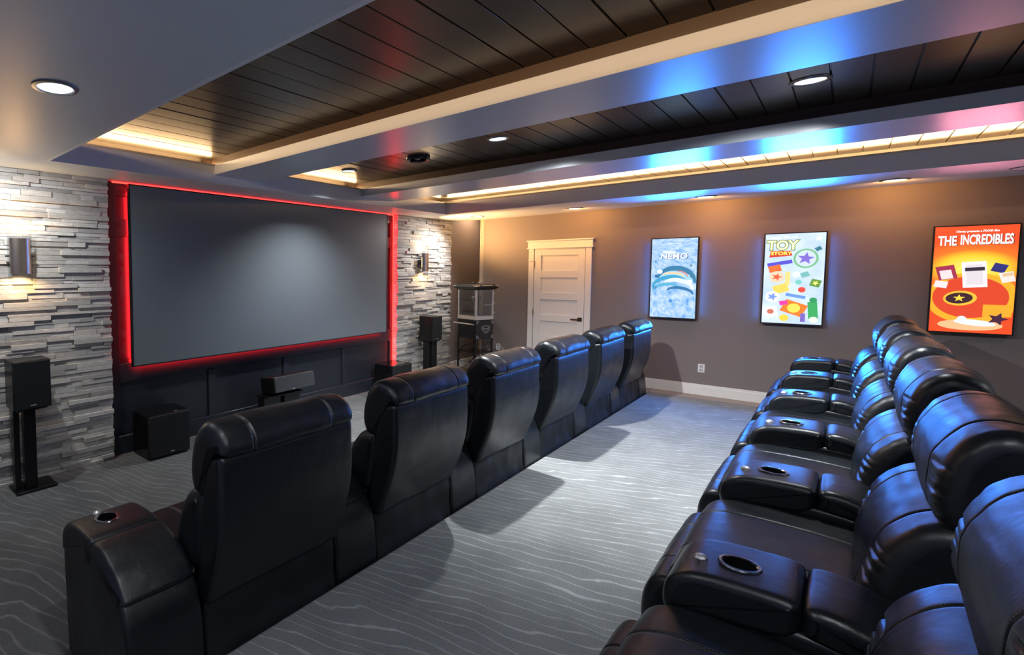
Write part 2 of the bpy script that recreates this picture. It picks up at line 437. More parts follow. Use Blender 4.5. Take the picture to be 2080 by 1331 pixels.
# tray faces with the lip
LT = 0.03
tb = MB()
def frame(b, o_in, z0, z1, t_):
    x0, x1, y0, y1 = TX0-o_in, TX1+o_in, TY0-o_in, TY1+o_in
    b.box(x0-t_, x0, y0-t_, y1+t_, z0, z1); b.box(x1, x1+t_, y0-t_, y1+t_, z0, z1)
    b.box(x0, x1, y0-t_, y0, z0, z1); b.box(x0, x1, y1, y1+t_, z0, z1)
frame(tb, -0.002, ZC-0.0005, ZLIP+0.008, LT)
tf = tb.build('tray_face', M['tray'], ceil)
tb = MB(); frame(tb, -0.008, ZLIP-0.012, ZLIP+0.0075, 0.0055); tb.build('lip_moulding', paint('cream lip moulding', (0.7, 0.62, 0.5), 0.4), ceil)
# cove floor, sides and upper ceiling
CW = 0.33
tb = MB()
frame(tb, LT, ZLIP-0.05, ZLIP-0.04, CW-LT)
frame(tb, CW, ZLIP-0.05, ZP+0.02, 0.02)
tb.build('cove_channel', paint('cream cove paint', (0.55, 0.5, 0.42), 0.5), ceil)
# planks, boards along X in each bay
def planks():
    b = MB(); rnd = random.Random(5)
    edges = [TX0-CW, BEAMS[0][0]+0.09, BEAMS[0][1]-0.09, BEAMS[1][0]+0.09, BEAMS[1][1]-0.09, TX1+CW]
    wd = 0.169; y = TY1+CW
    while y > TY0-CW:
        y0 = y-wd
        for k in range(0, 6, 2):
            dz = rnd.uniform(-0.0015, 0.0015)
            b.box(edges[k], edges[k+1], y0+0.0035, y-0.0035, ZP+dz, ZP+0.02)
        y = y0
    b.box(TX0-CW, TX1+CW, TY0-CW, TY1+CW, ZP+0.012, ZP+0.03)
    return b.build('plank_ceiling', M['plank'], ceil, bevel=0.002, seg=1)
planks()
for i, (a, b_) in enumerate(BEAMS):
    q = struct(MB().box(a, b_, TY0, TY1-0.0005, ZBEAM, ZLIP).build('trim_%d' % (i+1), M['beam'], bevel=0.002, seg=1), 'long satin grey ceiling beam, %s of two' % ('left' if i == 0 else 'right'))
    MB().box(a+0.05, b_-0.05, TY0, TY1+CW, ZLIP+0.0005, ZP+0.01).build('beam_core', M['woodtrim'], q)
    MB().box(a+0.02, a+0.05, TY0, TY1, ZLIP+0.0005, ZLIP+0.02).box(b_-0.05, b_-0.02, TY0, TY1, ZLIP+0.0005, ZLIP+0.02).build('beam_moulding', M['woodtrim'], q)
# outer roof to close the volume
struct(MB().box(XL-0.1, 9.95, YB-0.1, 5.1, 3.0, 3.05).build('ceiling', M['soffit']), 'structural slab above the ceiling')

# baseboards
def baseboard(name, pts, z0):
    b = MB()
    for (x0, x1, y0, y1) in pts:
        b.box(x0, x1, y0, y1, z0, z0+0.145)
    o = b.build(name, M['white'], bevel=0.003); struct(o); return o
bb = baseboard('baseboard_right', [(XW-0.014, XW-0.0005, YB, 2.61), (XW-0.014, XW-0.0005, 3.545, 4.33)], 0.0)
MB().box(XW-0.020, XW-0.0145, YB, 2.61, 0.0, 0.118).build('baseboard_step', M['white'], bb, bevel=0.003)
baseboard('baseboard_front', [(8.43, 9.85, YN-0.016, YN-0.0005)], ZF)

# door
DY0, DY1, DZ = 2.70, 3.456, 2.03
dr = struct(MB().box(XW-0.006, XW-0.0005, DY0, DY1, 0.0, DZ).build('door_1', M['white']), 'white five-panel door with a dark lever handle')
b = MB(); xf_, xb_ = XW-0.024, XW-0.0065
PY0, PY1 = 2.80, 3.35
rails = [(0.0, 0.20), (0.445, 0.55), (0.79, 0.90), (1.14, 1.25) , (1.49, 1.60), (1.84, DZ)]
tops = [1.92, 1.565, 1.212, 0.862, 0.512]; hgt = 0.243
edges_ = [DZ]
zs = []
prev = DZ
for tp in tops:
    zs.append((tp, prev)); prev = tp-hgt
zs.append((0.0, prev))
for z0, z1 in zs: b.box(xf_, xb_, PY0, PY1, z0, z1)
b.box(xf_, xb_, DY0+0.003, PY0, 0, DZ); b.box(xf_, xb_, PY1, DY1-0.003, 0, DZ)
b.build('door_frame_rails', M['white'], dr, bevel=0.002)
b = MB()
b.box(XW-0.032, XW-0.0005, 2.613, 2.695, 0, 2.03); b.box(XW-0.032, XW-0.0005, 3.461, 3.543, 0, 2.03)
b.box(XW-0.036, XW-0.0005, 2.600, 3.556, 2.045, 2.150)
b.box(XW-0.050, XW-0.0005, 2.588, 3.568, 2.031, 2.046); b.box(XW-0.055, XW-0.0005, 2.583, 3.573, 2.150, 2.168)
b.build('door_casing', M['white'], dr, bevel=0.002)
b = MB(); b.box(XW-0.034, XW-0.022, 2.725, 2.785, 0.89, 0.95); b.tube((XW-0.03, 2.755, 0.92), (XW-0.075, 2.755, 0.92), 0.010)
b.box(XW-0.08, XW-0.062, 2.745, 2.875, 0.911, 0.929); b.build('door_handle', M['bronze'], dr, bevel=0.002)
for z in (1.78, 1.0):
    MB().box(XW-0.034, XW-0.02, 3.447, 3.468, z-0.05, z+0.05).tube((XW-0.036, 3.459, z-0.05), (XW-0.036, 3.459, z+0.05), 0.006).build('hinge', M['hinge'], dr)
MB().tube((XW-0.036, 3.459, 1.83), (XW-0.07, 3.51, 1.83), 0.005).build('hinge_stop', M['hinge'], dr)

# ================================================================== SCREEN
scr = thing('projection_screen', 'large grey projection screen hung between the stone pillars, lit red round its edge', 'projection screen', ((SX0+SX1)/2, SY, SZ0))
ox, oy, oz = scr.location
b = MB(); b.box(SX0-ox, SX1-ox, 0, 0.004, 0, SZ1-SZ0); b.build('screen_surface', M['screen'], scr)
b = MB(); t_ = 0.012
for (x0, x1, z0, z1) in ((SX0-t_, SX0, SZ0-t_, SZ1+t_), (SX1, SX1+t_, SZ0-t_, SZ1+t_), (SX0, SX1, SZ0-t_, SZ0), (SX0, SX1, SZ1, SZ1+t_)):
    b.box(x0-ox, x1-ox, -0.004, 0.03, z0-oz, z1-oz)
b.build('screen_frame', M['black'], scr)
for xx in (SX0+0.7, SX1-0.7): MB().box(xx-0.04-ox, xx+0.04-ox, 0.005, YN-0.035-SY, 0.2, SZ1-SZ0-0.2).build('mounting_bracket', M['black'], scr)
# LED tape above the screen; upright strip glows in place of a reflection
tag(MB().box(6.768, 6.778, YN-0.046, YN-0.034, 0.02, ZC-0.004).build('red_glow_strip', M['redglow']), 'red glowing strip standing in for the reflection up the right-hand stone pillar beside the screen', 'LED strip')
tag(MB().box(2.15, 6.765, YN-0.050, YN-0.036, ZC-0.012, ZC-0.002).build('red_glow_strip', M['redglow']), 'red glowing LED tape along the ceiling above the screen', 'LED strip')
area_dir('pillar_glow_light', (6.74, YN-0.06, 1.3), (1, -0.5, 0), (0, 0, 1), 2.4, 0.02, 5, RED)  # red light of the added upright strip
area_dir('niche_top_light', (4.4, YN-0.06, ZC-0.03), (0, -0.3, -1), (1, 0, 0), 4.4, 0.02, 5, RED)

# ================================================================== DOWNLIGHTS
def downlight(x, y, z, power, r, dark, label, k):
    o = thing('recessed_light', label, 'ceiling light', (x, y, z), group=None)
    ring = MB().lathe([(r*0.80, -0.001), (r*0.82, -0.009), (r, -0.006), (r*1.02, 0.0), (r*0.80, 0.0)], n=40, closed=True)
    ring.build('trim_ring', M['darkchrome'] if dark else M['ringgrey'], o, smooth=True)
    MB().lathe([(r*0.80, -0.004), (r*0.72, 0.012), (r*0.62, 0.018)], n=40).build('reflector', M['reflector'], o, smooth=True)
    ln = MB(); ln.lathe([(r*0.74, -0.003), (r*0.5, -0.005), (0.001, -0.006)], n=32); ln.build('lens', M['lens'] if not dark else M['lensdim'], o, smooth=True)
    s = spot('downlight', (x, y, z-0.03), power[1], power[0], (1.0, 0.45, 0.12) if power[2] else COOL, R(165) if power[2] else R(128), 0.8 if power[2] else 1.0, 0.05 if power[2] else 0.03)
M['ringgrey'] = mat('grey lamp ring', (0.12, 0.13, 0.15), 0.35)
M['lensdim'] = mat('bright lamp lens in planks', (0.9, 0.9, 0.9), 0.3, emis=(0.85, 0.95, 1.0), es=0.9)
LAB = ['round white downlight in the right soffit, nearest the screen wall corner', 'round white downlight in the right soffit above the white door',
       'round white downlight in the right soffit above the pale icy blue poster', 'round white downlight in the right soffit between the toy poster and the orange poster',
       'round white downlight in the left soffit, above the left stone pillar side of the room', 'round white downlight cut by the left edge of the photo, above the left wall lamp',
       'round recessed light in the dark planks nearest the screen', 'round recessed light in the dark planks beyond the ceiling speaker, middle of the bay',
       'round recessed light in the dark planks lit blue, above the back row']
for k, (x, y, z, pw, aim, *wm) in enumerate(CANS):
    downlight(x, y, z, (pw, aim, bool(wm)), 0.095 if z > 2.7 else 0.105, z > 2.7, LAB[k], k)
# left soffit row goes on past the camera; rear pair added unseen for fill
for x, y, pw in ((0.88, 1.17, 20), (0.88, -0.30, 30), (0.9, -1.75, 12), (4.4, -2.2, 22), (7.2, -2.2, 18)):
    spot('downlight', (x, y, ZC-0.02), (0, 0, -1), pw, COOL, R(150), 0.6, 0.05)
# ceiling speakers
o = thing('ceiling_speaker', 'round black in-ceiling speaker in the dark planks between two recessed lights', 'speaker', (XMID, 3.0, ZP))
MB().lathe([(0.075, -0.002), (0.08, -0.03), (0.095, -0.035), (0.115, -0.02), (0.12, 0), (0.075, 0.0)], n=40, closed=True).build('bezel', M['gloss'], o, smooth=True)
MB().lathe([(0.078, -0.008), (0.05, -0.004), (0.03, -0.02), (0.001, -0.028)], n=32).build('driver', M['darkchrome'], o, smooth=True)
o = thing('ceiling_speaker', 'flat round grey in-ceiling speaker grille in the right soffit at the photo edge', 'speaker', (8.0, -1.1, ZC))
MB().lathe([(0.001, -0.006), (0.13, -0.006), (0.133, -0.003), (0.135, 0)], n=48).build('grille', M['soffit'], o, smooth=True)
MB().lathe([(0.134, -0.0075), (0.142, -0.0075), (0.144, 0), (0.134, 0)], n=48, closed=True).build('rim', M['ringgrey'], o, smooth=True)

# ================================================================== WALL LAMPS
def sconce(cx, label):
    o = thing('wall_lamp', label, 'wall lamp', (cx, 4.80, 1.60))
    y0 = -0.07
    n = 20
    def arc(r, yc, z0, z1, a0, a1, th):
        b = MB(); pts = [(r*math.cos(a0+(a1-a0)*k/n), yc-r*math.sin(a0+(a1-a0)*k/n)*0.62) for k in range(n+1)]
        pin = [((r-th)*math.cos(a0+(a1-a0)*k/n), yc-(r-th)*math.sin(a0+(a1-a0)*k/n)*0.62) for k in range(n+1)]
        b.prism(pts+pin[::-1], z0, z1); return b
    arc(0.086, 0.0-0.035, 0.075, 0.375, R(8), R(172), 0.003).build('metal_shade', M['steel'], o, smooth=True)
    arc(0.100, -0.020, 0.012, 0.455, R(12), R(168), 0.004).build('glass_shade', M['pane'], o, smooth=True)
    MB().box(-0.05, 0.05, -0.012, 0.0, 0.14, 0.32).build('back_plate', M['steel'], o, bevel=0.003)
    MB().tube((-0.115, -0.03, 0.225), (-0.08, -0.035, 0.225), 0.007).build('side_pin', M['black'], o)
    MB().tube((0.115, -0.03, 0.225), (0.08, -0.035, 0.225), 0.007).build('side_pin', M['black'], o)
    MB().tube((0, -0.045, 0.14), (0, -0.045, 0.31), 0.016, n=16).build('bulb', M['bulb'], o, smooth=True)
    for d, z in ((1, 0.39), (-1, 0.06)):
        spot('wall_lamp_light', (cx, 4.80-0.055, 1.60+z), (0, -0.1, d), 5 if d > 0 else 4.5, (1.0, 0.62, 0.28), R(172), 0.3, 0.02)
    sd = 1 if cx > 4 else -1
    spot('wall_lamp_light', (cx+sd*0.02, 4.80-0.06, 1.98), (sd*0.7, -0.7, 0.45), 330 if cx > 4 else 12, (1.0, 0.5, 0.16), R(95), 0.9, 0.02)
    l = bpy.data.lights.new('wall_lamp_glow', 'POINT'); l.energy = 3.5; l.color = (1.0, 0.7, 0.36); l.shadow_soft_size = 0.02
    q = bpy.data.objects.new('wall_lamp_glow', l); COL.objects.link(q); q.location = (cx, 4.80-0.03, 1.60+0.225)
M['bulb'] = mat('warm bulb', (1, 0.9, 0.7), 0.4, emis=(1.0, 0.74, 0.42), es=8)
sconce(1.262, 'curved metal and glass wall lamp glowing warm on the left stone pillar')
sconce(7.45, 'curved metal and glass wall lamp glowing warm on the right stone pillar')

# ================================================================== SPEAKERS
def stand_speaker(x0, x1, yf, zb, zt, base, cols, label1, label2, depth=0.25):
    st_ = thing('speaker_stand', label2, 'speaker stand', ((base[0]+base[1])/2, (base[2]+base[3])/2, ZF))
    sx, sy, sz = st_.location
    MB().box(base[0]-sx, base[1]-sx, base[2]-sy, base[3]-sy, 0.0005, 0.022).build('base_plate', M['blackplastic'], st_, bevel=0.003)
    for (a, b_, ya, yb) in cols:
        MB().box(a-sx, b_-sx, ya-sy, yb-sy, 0.022, zb-sz-0.012).build('post', M['blackplastic'], st_, bevel=0.004)
    MB().box(x0+0.03-sx, x1-0.03-sx, yf+0.03-sy, yf+depth-0.04-sy, zb-sz-0.012, zb-sz-0.0005).build('top_plate', M['blackplastic'], st_)
    sp = thing('bookshelf_speaker', label1, 'speaker', ((x0+x1)/2, yf+depth/2, zb))
    px, py, pz = sp.location
    MB().box(x0-px, x1-px, yf+0.022-py, yf+depth-py, 0, zt-zb).build('cabinet', M['speaker'], sp, bevel=0.004)
    MB().box(x0+0.004-px, x1-0.004-px, yf-py, yf+0.0215-py, 0.004, zt-zb-0.004).build('grille', M['grille'], sp, bevel=0.006)
    MB().box(-0.022, 0.022, yf-0.0025-py, yf+0.001-py, 0.03, 0.038).build('badge', M['logo'], sp)
stand_speaker(1.094, 1.385, 4.45, 0.567, 0.968, (1.115, 1.44, 4.55, 4.80), [(1.125, 1.172, 4.62, 4.70), (1.200, 1.295, 4.60, 4.68)],
              'black bookshelf speaker on a stand in front of the left stone pillar', 'black two-post speaker stand before the left stone pillar')
stand_speaker(7.29, 7.585, 4.5, 0.533, 0.938, (7.25, 7.65, 4.5, 4.77), [(7.235+0.03, 7.325, 4.58, 4.66), (7.40, 7.545, 4.57, 4.65)],
              'black bookshelf speaker on a stand in front of the right stone pillar', 'black two-post speaker stand before the right stone pillar')
def subwoofer(x0, x1, y0, y1, zt, label):
    s = thing('subwoofer', label, 'subwoofer', ((x0+x1)/2, (y0+y1)/2, ZF)); sx, sy, sz = s.location
    MB().box(x0-sx, x1-sx, y0+0.03-sy, y1-sy, 0.012, zt-sz).build('cabinet', M['gloss'], s, bevel=0.006)
    MB().box(x0+0.005-sx, x1-0.005-sx, y0-sy, y0+0.0295-sy, 0.02, zt-sz-0.006).build('grille', M['grille'], s, bevel=0.008)
    MB().box(x0+0.02-sx, x1-0.02-sx, y0+0.04-sy, y1-0.02-sy, 0.0005, 0.012).build('foot', M['blackplastic'], s)
    MB().box(0.0, 0.04, y0-0.0025-sy, y0+0.001-sy, 0.05, 0.058).build('badge', M['logo'], s)
    MB().box(-0.03+0.1, 0.0+0.1, y0+0.04-sy, y0+0.046-sy, zt-sz-0.0005, zt-sz+0.001).build('top_label', M['logo'], s)
subwoofer(2.285, 2.745, 4.507, 4.86, 0.277, 'black cube subwoofer on the carpet beside the left stone pillar')
subwoofer(6.18, 6.66, 4.46, 4.81, 0.277, 'glossy black subwoofer beside the right stone pillar, reflecting red light')
# centre speaker on its stand
s = thing('speaker_stand', 'wide black stand under the centre speaker below the screen', 'speaker stand', (4.08, 4.6, ZF))
b = MB(); b.prism([(-0.33, -0.10), (0.33, -0.10), (0.28, 0.12), (-0.28, 0.12)], 0.0005, 0.02); b.build('base_plate', M['blackplastic'], s)
for x in (-0.30, 0.02): MB().box(x, x+0.26, -0.04, 0.08, 0.02, 0.362).build('upright', M['speaker'], s, bevel=0.004)
MB().box(-0.30, 0.28, -0.10, 0.1, 0.362, 0.38).build('top_plate', M['blackplastic'], s)
s = thing('center_speaker', 'wide black centre speaker tilted up under the screen', 'speaker', (4.18, 4.43, 0.262)); s.rotation_euler = (R(-9), 0, 0)
MB().box(-0.33, 0.33, 0.022, 0.26, 0, 0.185).build('cabinet', M['speaker'], s, bevel=0.006)
MB().box(-0.325, 0.325, 0, 0.0215, 0.004, 0.181).build('grille', mat('grey speaker mesh', (0.05, 0.053, 0.055), 0.6), s, bevel=0.005)
MB().box(-0.06, -0.02, -0.003, 0.001, 0.012, 0.022).build('badge', M['logo'], s)

# ================================================================== OUTLETS
def outlet(y, z, label):
    o = thing('power_outlet', label, 'outlet', (XW-0.0005, y, z-0.058))
    MB().box(-0.006, 0, -0.036, 0.036, 0, 0.116).build('cover_plate', M['white'], o, bevel=0.002)
    b = MB()
    for zz in (0.034, 0.082): b.box(-0.0075, -0.005, -0.017, 0.017, zz-0.016, zz+0.016)
    b.build('socket', M['outletgrey'], o)
M['outletgrey'] = mat('outlet grey', (0.4, 0.4, 0.42), 0.4)
outlet(1.262, 0.362, 'white double power outlet low on the wall between the first two posters')
outlet(4.04, 0.36, 'white power outlet low on the wall beside the popcorn cart wheel')

# ================================================================== POSTERS
def emi(name, col, s=1.0):
    return mat(name, (0.01, 0.01, 0.01), 0.35, emis=col, es=s)
def srgb(r, g, b):
    f = lambda c: ((c/255+0.055)/1.055)**2.4 if c/255 > 0.04045 else c/255/12.92
    return (f(r), f(g), f(b))
EM = {}
def E_(r, g, b, s=1.0):
    k = (r, g, b, s)
    if k not in EM: EM[k] = emi('poster colour %d %d %d' % (r, g, b), srgb(r, g, b), s*0.68)
    return EM[k]
PH, PD = 1.10, 0.075
def poster(yl, yr, label):
    """root Empty with local x to the viewer's right, y up, z towards the room; origin bottom centre"""
    W = yl-yr
    o = thing('movie_poster', label, 'poster')
    o.matrix_world = Matrix(((0, 0, -1, XW-PD), (-1, 0, 0, (yl+yr)/2), (0, 1, 0, 1.016), (0, 0, 0, 1)))
    h = W/2
    MB().box(-h, h, 0, PH, -PD+0.03, -0.0035).build('light_box', M['black'], o, bevel=0.003)
    b = MB(); t_ = 0.012
    b.box(-h, -h+t_, 0, PH, -0.003, 0.006); b.box(h-t_, h, 0, PH, -0.003, 0.006); b.box(-h+t_, h-t_, 0, t_, -0.003, 0.006); b.box(-h+t_, h-t_, PH-t_, PH, -0.003, 0.006)
    b.build('frame', M['black'], o)
    MB().box(-0.1, 0.1, 0.3, 0.8, -PD, -PD+0.03).build('wall_mount', M['black'], o)
    return o, W
ZL = [0.0]
def lay(o, name, m, pts, lift):
    b = MB(); n = len(pts); i = 0
    b.v = [(x, y, lift) for x, y in pts] + [(x, y, lift-0.0012) for x, y in pts]
    b.f = [tuple(range(n)), tuple(reversed(range(n, 2*n)))] + [(k, n+k, n+(k+1) % n, (k+1) % n) for k in range(n)]
    return b.build(name, m, o)
def ell(cx, cy, rx, ry, rot=0, n=36, a0=0, a1=2*math.pi, wob=0, seed=0):
    pts = []
    c, s = math.cos(rot), math.sin(rot)
    full = abs(a1-a0-2*math.pi) < 1e-6
    for k in range(n if full else n+1):
        a = a0+(a1-a0)*k/n; r = 1+wob*math.sin(3*a+seed)+wob*0.6*math.sin(5*a+2*seed)
        x, y = rx*r*math.cos(a), ry*r*math.sin(a); pts.append((cx+x*c-y*s, cy+x*s+y*c))
    return pts
def text(o, body, m, x, y, size, lift, name='title_lettering', sx=1.0, bold=0.0, align='CENTER', rot=0, shear=0, fit=None):
    cu = bpy.data.curves.new(name, 'FONT'); cu.body = body; cu.size = size; cu.align_x = align; cu.align_y = 'CENTER'
    cu.offset = bold; cu.extrude = 0.0006; cu.shear = shear; cu.resolution_u = 3
    tmp = bpy.data.objects.new('tmp', cu); COL.objects.link(tmp)
    dg = bpy.context.evaluated_depsgraph_get(); me = bpy.data.meshes.new_from_object(tmp.evaluated_get(dg))
    bpy.data.objects.remove(tmp); bpy.data.curves.remove(cu)
    me.materials.clear(); me.materials.append(m); me.name = name
    q = bpy.data.objects.new(name, me); COL.objects.link(q); q.parent = o
    if fit:
        wx = [v.co.x for v in me.vertices]; sx = fit/(max(wx)-min(wx))
    q.location = (x, y, lift); q.scale = (sx, 1, 1); q.rotation_euler = (0, 0, rot)
    return q
def screen_panel(o, W, m):
    h = W/2-0.012
    return MB().box(-h, h, 0.012, PH-0.012, -0.003, 0.0).build('display_panel', m, o)
def art_mat(name, kind):
    m = mat(name, (0.01, 0.01, 0.01), 0.35); t = NT(m); v = t.coords()
    sep = t.n('ShaderNodeSeparateXYZ'); t.l(v, sep.inputs[0])
    if kind == 'ice':
        # streaks radiating from a point, icy blues
        dx = t.math('ADD', sep.outputs[0], 0.35); dy = t.math('SUBTRACT', sep.outputs[1], 0.95)
        ang = t.math('ARCTAN2', dx, dy); rad = t.math('SQRT', t.math('ADD', t.math('MULTIPLY', dx, dx), t.math('MULTIPLY', dy, dy)))
        cb_ = t.n('ShaderNodeCombineXYZ'); t.l(t.math('MULTIPLY', ang, 6.0), cb_.inputs[0]); t.l(t.math('MULTIPLY', rad, 5.0), cb_.inputs[1])
        n_ = t.noise(cb_.outputs[0], 2.2, 5, 0.65, 0.4)
        c = t.ramp(n_, [(0.25, srgb(60, 125, 205)), (0.42, srgb(135, 182, 232)), (0.6, srgb(190, 212, 240)), (0.8, srgb(238, 243, 250))])
    elif kind == 'sky':
        n_ = t.noise(v, 4, 3, 0.5)
        c = t.ramp(n_, [(0.3, srgb(165, 190, 235)), (0.7, srgb(205, 218, 243))])
    else:
        dx = t.math('MULTIPLY', sep.outputs[0], 2.1); dy = t.math('MULTIPLY', t.math('SUBTRACT', sep.outputs[1], 0.66), 3.2)
        r = t.math('SQRT', t.math('ADD', t.math('MULTIPLY', dx, dx), t.math('MULTIPLY', dy, dy)))
        c = t.ramp(r, [(0.0, srgb(255, 240, 120)), (0.42, srgb(252, 205, 50)), (0.62, srgb(243, 120, 40)), (1.0, srgb(232, 78, 36))])
    t.l(c, t.b.inputs['Emission Color']); t.b.inputs['Emission Strength'].default_value = PS[kind]
    return m
PS = {'ice': 0.72, 'sky': 0.85, 'fire': 0.68}
# poster 1: icy blue
o, W = poster(1.857, 1.330, 'framed lit poster in icy blue with white NEMO title, left of the three')
screen_panel(o, W, art_mat('icy blue artwork', 'ice'))
text(o, 'Walt Disney Pictures', E_(250, 252, 255), 0, 1.025, 0.022, 0.002, 'small_lettering', fit=0.14)
text(o, 'FINDING', E_(235, 240, 250, 1.4), -0.055, 0.905, 0.035, 0.002, 'small_lettering', bold=0.001)
text(o, 'NEMO', E_(60, 100, 165), 0.007, 0.840, 0.105, 0.002, 'title_shadow', fit=0.30, bold=0.003)
text(o, 'NEMO', E_(252, 252, 255, 1.5), 0.0, 0.845, 0.105, 0.004, 'title_lettering', fit=0.29, bold=0.001)
rr = random.Random(3)
def blobs(o, lst, name='artwork_shape', k=1.1):
    z = 0.0015
    for (kind, cx, cy, rx, ry, rot, col, wob) in lst:
        if kind == 'e': pts = ell(cx, cy, rx, ry, R(rot), wob=wob, seed=cx*30)
        elif kind == 'a':      # crescent
            pts = ell(cx, cy, rx, ry, R(rot), n=24, a0=0, a1=math.pi) + ell(cx, cy, rx*0.86, ry*(1-wob), R(rot), n=24, a0=math.pi, a1=0)
        elif kind == 's':      # star
            pts = [(cx+(rx if q % 2 else ry)*math.cos(R(rot)+q*math.pi/5), cy+(rx if q % 2 else ry)*math.sin(R(rot)+q*math.pi/5)) for q in range(10)]
        else:                  # block
            c, s = math.cos(R(rot)), math.sin(R(rot)); pts = [(cx+x*c-y*s, cy+x*s+y*c) for x, y in ((-rx, -ry), (rx, -ry), (rx, ry), (-rx, ry))]
        hw = W/2-0.013; pts = [(max(-hw, min(hw, x)), max(0.013, min(PH-0.013, y))) for x, y in pts]
        lay(o, name, E_(*col, k), pts, z); z += 0.0007
blobs(o, [('a', 0.03, 0.52, 0.22, 0.20, -8, (50, 120, 160), 0.35), ('a', 0.02, 0.50, 0.19, 0.15, -6, (150, 205, 225), 0.5), ('a', -0.05, 0.47, 0.19, 0.12, 14, (60, 155, 195), 0.45),
          ('a', 0.06, 0.44, 0.17, 0.11, -14, (215, 235, 242), 0.5), ('a', -0.08, 0.40, 0.15, 0.09, 10, (90, 170, 205), 0.5), ('a', 0.08, 0.36, 0.15, 0.08, -10, (45, 110, 160), 0.5),
          ('a', 0.0, 0.58, 0.12, 0.055, -5, (235, 200, 165), 0.5), ('a', 0.10, 0.60, 0.07, 0.04, -32, (205, 140, 145), 0.5), ('e', -0.15, 0.64, 0.03, 0.03, 0, (235, 242, 248), 0), ('e', -0.19, 0.58, 0.018, 0.018, 0, (40, 95, 150), 0),
          ('e', 0.18, 0.50, 0.03, 0.03, 0, (225, 238, 244), 0), ('e', 0.20, 0.57, 0.014, 0.014, 0, (60, 115, 130), 0), ('e', -0.02, 0.24, 0.022, 0.022, 0, (70, 140, 205), 0), ('e', 0.05, 0.20, 0.012, 0.012, 0, (120, 175, 225), 0),
          ('e', -0.20, 0.42, 0.022, 0.022, 0, (70, 140, 185), 0), ('e', 0.19, 0.72, 0.016, 0.016, 0, (90, 140, 170), 0), ('e', -0.20, 0.78, 0.014, 0.014, 0, (90, 145, 185), 0)])
# poster 2: pale blue, toys
o, W = poster(0.700, 0.164, 'framed lit poster in pale blue with yellow TOY STORY title, middle of the three')
screen_panel(o, W, art_mat('pale blue artwork', 'sky'))
text(o, 'Disney  PIXAR', E_(225, 232, 248, 1.5), -0.11, 1.045, 0.045, 0.002, 'small_lettering')
text(o, 'TOY', E_(35, 60, 40), -0.105, 0.945, 0.155, 0.002, 'title_shadow', bold=0.012, sx=0.85)
text(o, 'TOY', E_(205, 225, 90), -0.105, 0.945, 0.155, 0.004, 'title_outline', bold=0.007, sx=0.85)
text(o, 'TOY', E_(250, 245, 205, 1.3), -0.105, 0.945, 0.155, 0.006, 'title_lettering', bold=0.001, sx=0.85)
lay(o, 'title_banner', E_(215, 60, 45), [(-0.215, 0.805), (-0.015, 0.825), (-0.03, 0.885), (-0.205, 0.885)], 0.003)
text(o, 'STORY', E_(252, 225, 90, 1.3), -0.112, 0.852, 0.056, 0.005, 'title_lettering', bold=0.002, sx=1.05)
blobs(o, [('e', 0.10, 0.79, 0.105, 0.115, 0, (120, 185, 135), 0), ('e', 0.10, 0.79, 0.085, 0.095, 0, (200, 214, 240), 0), ('s', 0.10, 0.79, 0.032, 0.075, 10, (125, 105, 205), 0),
          ('b', -0.12, 0.735, 0.11, 0.022, 12, (85, 80, 205), 0), ('b', -0.16, 0.67, 0.055, 0.04, 14, (238, 110, 50), 0), ('e', -0.14, 0.57, 0.065, 0.07, 0, (240, 205, 175), 0), ('s', -0.14, 0.57, 0.02, 0.05, 0, (225, 90, 55), 0),
          ('b', -0.045, 0.55, 0.022, 0.085, 0, (238, 212, 130), 0), ('e', 0.03, 0.60, 0.035, 0.035, 0, (220, 240, 242), 0), ('b', 0.10, 0.60, 0.035, 0.028, 24, (115, 180, 180), 0), ('e', 0.05, 0.51, 0.028, 0.028, 0, (120, 200, 190), 0),
          ('b', 0.19, 0.50, 0.042, 0.042, -16, (95, 145, 60), 0), ('s', 0.19, 0.50, 0.014, 0.032, -16, (238, 228, 120), 0), ('s', 0.20, 1.02, 0.016, 0.036, 12, (245, 245, 235), 0), ('b', 0.20, 0.90, 0.026, 0.022, 30, (60, 120, 140), 0),
          ('e', 0.08, 0.42, 0.032, 0.032, 0, (225, 75, 60), 0), ('b', -0.10, 0.43, 0.065, 0.05, 22, (240, 205, 90), 0), ('e', -0.17, 0.33, 0.065, 0.065, 0, (228, 232, 245), 0), ('s', -0.17, 0.33, 0.022, 0.05, 0, (120, 150, 225), 0),
          ('b', 0.03, 0.345, 0.085, 0.018, -12, (105, 148, 218), 0), ('b', 0.02, 0.20, 0.10, 0.075, -22, (240, 125, 40), 0), ('e', 0.02, 0.20, 0.055, 0.055, 0, (250, 215, 90), 0), ('b', -0.07, 0.26, 0.035, 0.025, 12, (225, 60, 160), 0),
          ('b', -0.18, 0.15, 0.062, 0.062, 8, (236, 226, 238), 0), ('e', -0.18, 0.15, 0.03, 0.03, 0, (200, 110, 90), 0), ('e', -0.06, 0.08, 0.04, 0.04, 0, (245, 205, 70), 0), ('b', 0.18, 0.18, 0.04, 0.10, 4, (60, 165, 95), 0), ('e', 0.18, 0.30, 0.032, 0.032, 0, (50, 150, 90), 0),
          ('e', 0.19, 0.07, 0.036, 0.036, 0, (225, 240, 215), 0), ('b', 0.10, 0.09, 0.02, 0.05, 0, (120, 100, 190), 0)])
